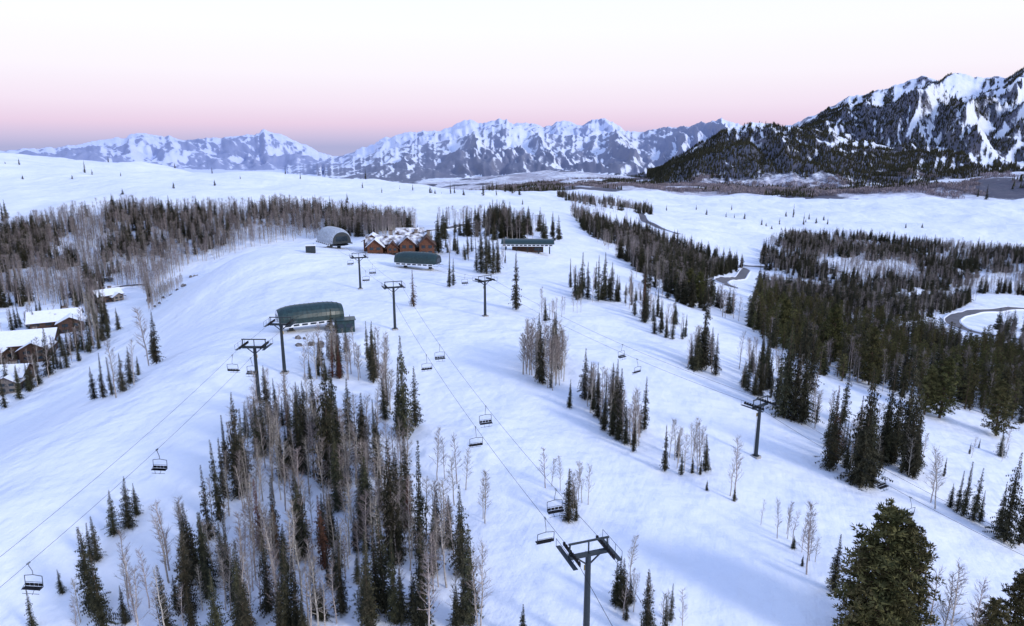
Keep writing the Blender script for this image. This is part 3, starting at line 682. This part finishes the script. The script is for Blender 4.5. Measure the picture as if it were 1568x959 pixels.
# ---------------------------------------------------------------- lodge & houses
def gable(b,x,y,w,l,h,rh,wall,roof,axis=0,over=.8,snow=None,wins=3,floors=2):
    def tr(a,c,z): return (x+a,y+c,z) if axis==0 else (x-c,y+a,z)
    W,Ln=w/2,l/2
    if axis==0: b.box((x,y,h/2-1),(l,w,h+2),wall)
    else: b.box((x,y,h/2-1),(w,l,h+2),wall)
    for s in(-1,1): b.face([tr(s*Ln*.999,-W,h),tr(s*Ln*.999,W,h),tr(s*Ln*.999,0,h+rh)],wall)
    k=over/W*rh; th=.30
    for s in(-1,1):
        e0=(-Ln-over,s*(W+over),h-k);e1=(Ln+over,s*(W+over),h-k);r1=(Ln+over,0,h+rh);r0=(-Ln-over,0,h+rh)
        up=lambda q,d:(q[0],q[1],q[2]+d)
        A_=[tr(*up(t,.03)) for t in(e0,e1,r1,r0)]; B_=[tr(*up(t,th)) for t in(e0,e1,r1,r0)]
        m=snow or roof
        b.face(A_,roof); b.face(B_,m)
        for i in range(4): b.face([A_[i],A_[(i+1)%4],B_[(i+1)%4],B_[i]],roof)
    for f in range(floors):
        zc=h*(f+.55)/floors
        for s in(-1,1):
            for i in range(wins):
                a=-Ln+(i+.5)*l/wins; c=s*(W+.04)
                if axis==0: b.box((x+a,y+c,zc),(l/wins*.5,.09,h/floors*.5),M_glass); b.box((x+a,y+c,zc-h/floors*.3),(l/wins*.6,.16,.12),M_woodd)
                else: b.box((x-c,y+a,zc),(.09,l/wins*.5,h/floors*.5),M_glass)
            e=s*(Ln+.04)
            for i in(-1,1):
                if axis==0: b.box((x+e,y+i*W*.45,zc),(.09,W*.5,h/floors*.5),M_glass)
                else: b.box((x-i*W*.45,y+e,zc),(W*.5,.09,h/floors*.5),M_glass)
p=ground(612,390); b=MB()
gable(b,0,4,10,30,5.5,3.0,M_wood,M_brown,0,1.0,M_patch,7)
gable(b,-11,-2,7,9,5,3,M_wood,M_brown,1,1.0,M_snowr,2)
gable(b,-3,-2.5,5,6,4.2,2.4,M_wood,M_brown,1,.8,M_brown,2)
gable(b,4,-2,7,8,5.8,3,M_wood,M_brown,1,1.0,M_patch,2)
gable(b,13,-1,7,10,5.6,3.4,M_wood,M_brown,1,1.0,M_brown,2)
gable(b,5,9,9,12,8.5,3,M_wood,M_brown,0,1.0,M_patch,3)
gable(b,-13,8,8,10,6.5,2.6,M_wood,M_brown,1,1.0,M_snowr,3)
for c in((-4,5),(8,6),(14,3)): b.box((c[0],c[1],8),(1.5,1.3,6),M_stone); b.box((c[0],c[1],11.1),(1.9,1.7,.25),M_woodd)
b.box((0,-6.5,1.0),(24,4,.3),M_woodd)
for k in range(9): b.box((-12+k*3,-8.4,1.3),(.2,.2,3.2),M_woodd)
b.box((0,-8.4,2.1),(24,.12,.12),M_woodd)
b.obj('timber_ski_lodge',p,.12)
def house(name,u,v,yaw,w,l,h,rh,wings):
    p=ground(u,v); b=MB(); gable(b,0,0,w,l,h,rh,M_woodd,M_brown,0,1.3,M_snowr,4)
    for (x,y,w2,l2,h2,ax) in wings: gable(b,x,y,w2,l2,h2,rh*.7,M_stone if h2<4 else M_woodd,M_brown,ax,1.1,M_snowr,2)
    b.box((l*.2,w*.15,h+rh*.8),(1.5,1.3,3.0),M_stone); b.box((l*.2,w*.15,h+rh*.8+1.6),(1.8,1.6,.2),M_woodd)
    b.obj(name,p,yaw)
house('chalet_house',35,542,.35,14,23,5.5,3.6,[(-8,-9,10,11,5,1),(7,-8,9,10,4.5,1)])
house('chalet_house',88,505,.5,12,18,5.5,3.2,[(6,-7,9,9,5,1)])
house('chalet_house',10,592,.2,10,14,5,2.6,[(4,-5,6,6,3.8,1)])
house('chalet_house',165,462,.9,8,11,4.5,2.2,[(3,-4,5,6,3.5,1)])
# ---------------------------------------------------------------- roads
M_road=mat('wet_asphalt',(.075,.07,.085),.6,.25,.3)
M_bank=mat('snow_bank',(.78,.80,.86),.7,.04,.5)
def road(pix,w,name='mountain_road'):
    P3=np.array([ground(u,v,150)[:2] for u,v in pix])
    pts=[]
    for i in range(len(P3)-1):
        p0=P3[max(i-1,0)];p1=P3[i];p2=P3[i+1];p3=P3[min(i+2,len(P3)-1)]
        for k in range(16):
            t=k/16; pts.append(.5*((2*p1)+(-p0+p2)*t+(2*p0-5*p1+4*p2-p3)*t*t+(-p0+3*p1-3*p2+p3)*t**3))
    pts=np.array(pts); d=np.gradient(pts,axis=0); d/=np.linalg.norm(d,axis=1)[:,None]+1e-9; nn=np.stack([-d[:,1],d[:,0]],-1)
    offs=[-w/2-1.6,-w/2-.8,-w/2,-w/4,0,w/4,w/2,w/2+.8,w/2+1.6]; hh=[-.3,.85,.45,.45,.45,.45,.45,.85,-.3]
    rows=[]
    for o,h in zip(offs,hh):
        q=pts+nn*o; zc=Hxy(q[:,0],q[:,1]); rows.append(np.stack([q[:,0],q[:,1],zc+h],-1))
    b=MB()
    for i in range(len(pts)-1):
        for k in range(8):
            b.face([rows[k][i],rows[k+1][i],rows[k+1][i+1],rows[k][i+1]],M_bank if k in(0,1,6,7) else M_road)
    b.obj(name)
road([(1010,378),(1060,398),(1110,408),(1140,413),(1135,425),(1105,430),(1120,440)],8)
road([(1140,408),(1200,410),(1250,408),(1290,418)],8)
road([(1600,474),(1540,474),(1490,478),(1460,488),(1465,500),(1500,512),(1600,528)],8)
road([(650,356),(690,350),(735,342),(770,336)],7)
road([(975,325),(985,335),(1000,345),(1040,360)],9)
road([(160,447),(190,440),(225,437)],6)
# ---------------------------------------------------------------- light, sky, camera
w=bpy.data.worlds.new('World'); scene.world=w; w.use_nodes=True; N=w.node_tree.nodes; Lk=w.node_tree.links
bg=N['Background']; sky=N.new('ShaderNodeTexSky'); sky.sky_type='NISHITA'; sky.sun_disc=False
SE=math.radians(22); SA=math.radians(124)
sky.sun_elevation=SE; sky.sun_rotation=SA
tc=N.new('ShaderNodeTexCoord'); sx=N.new('ShaderNodeSeparateXYZ'); Lk.new(tc.outputs['Generated'],sx.inputs[0])
cr=N.new('ShaderNodeValToRGB'); el=cr.color_ramp.elements
SW=1.12; k_=1/SW
stops=[(0.0,(.42*k_,.43*k_,.68*k_)),(.012,(.57*k_,.51*k_,.74*k_)),(.03,(.79*k_,.61*k_,.79*k_)),(.055,(.88*k_,.75*k_,.89*k_)),(.095,(.95*k_,.89*k_,.97*k_)),(.15,(.97*k_,.97*k_,k_)),(.24,(.93*k_,.98*k_,1.02*k_)),(.42,(.50,.64,1.0)),(1.0,(.36,.51,.98))]
el[0].position=0; el[0].color=(*stops[0][1],1); el[1].position=1; el[1].color=(*stops[-1][1],1)
for s,c in stops[1:-1]:
    e=el.new(s); e.color=(*c,1)
Lk.new(sx.outputs['Z'],cr.inputs[0])
ad=N.new('ShaderNodeMix'); ad.data_type='RGBA'; ad.blend_type='ADD'; ad.inputs[0].default_value=.006
Lk.new(cr.outputs[0],ad.inputs[6]); Lk.new(sky.outputs[0],ad.inputs[7]); Lk.new(ad.outputs[2],bg.inputs['Color']); bg.inputs['Strength'].default_value=SW
sd=bpy.data.lights.new('sun','SUN'); sd.energy=2.0; sd.angle=math.radians(10); sd.color=(1,.96,.93); so=link(bpy.data.objects.new('sun',sd))
from mathutils import Vector
dv=Vector((math.sin(SA)*math.cos(SE),math.cos(SA)*math.cos(SE),math.sin(SE))); so.rotation_euler=dv.to_track_quat('Z','Y').to_euler()
cd=bpy.data.cameras.new('camera'); cd.sensor_width=36; cd.lens=F/1568*36; cd.clip_start=.5; cd.clip_end=60000
co=link(bpy.data.objects.new('camera',cd)); co.rotation_euler=(math.pi/2-P,0,0); scene.camera=co
scene.view_settings.view_transform='Standard'; scene.view_settings.look='None'; scene.view_settings.exposure=0
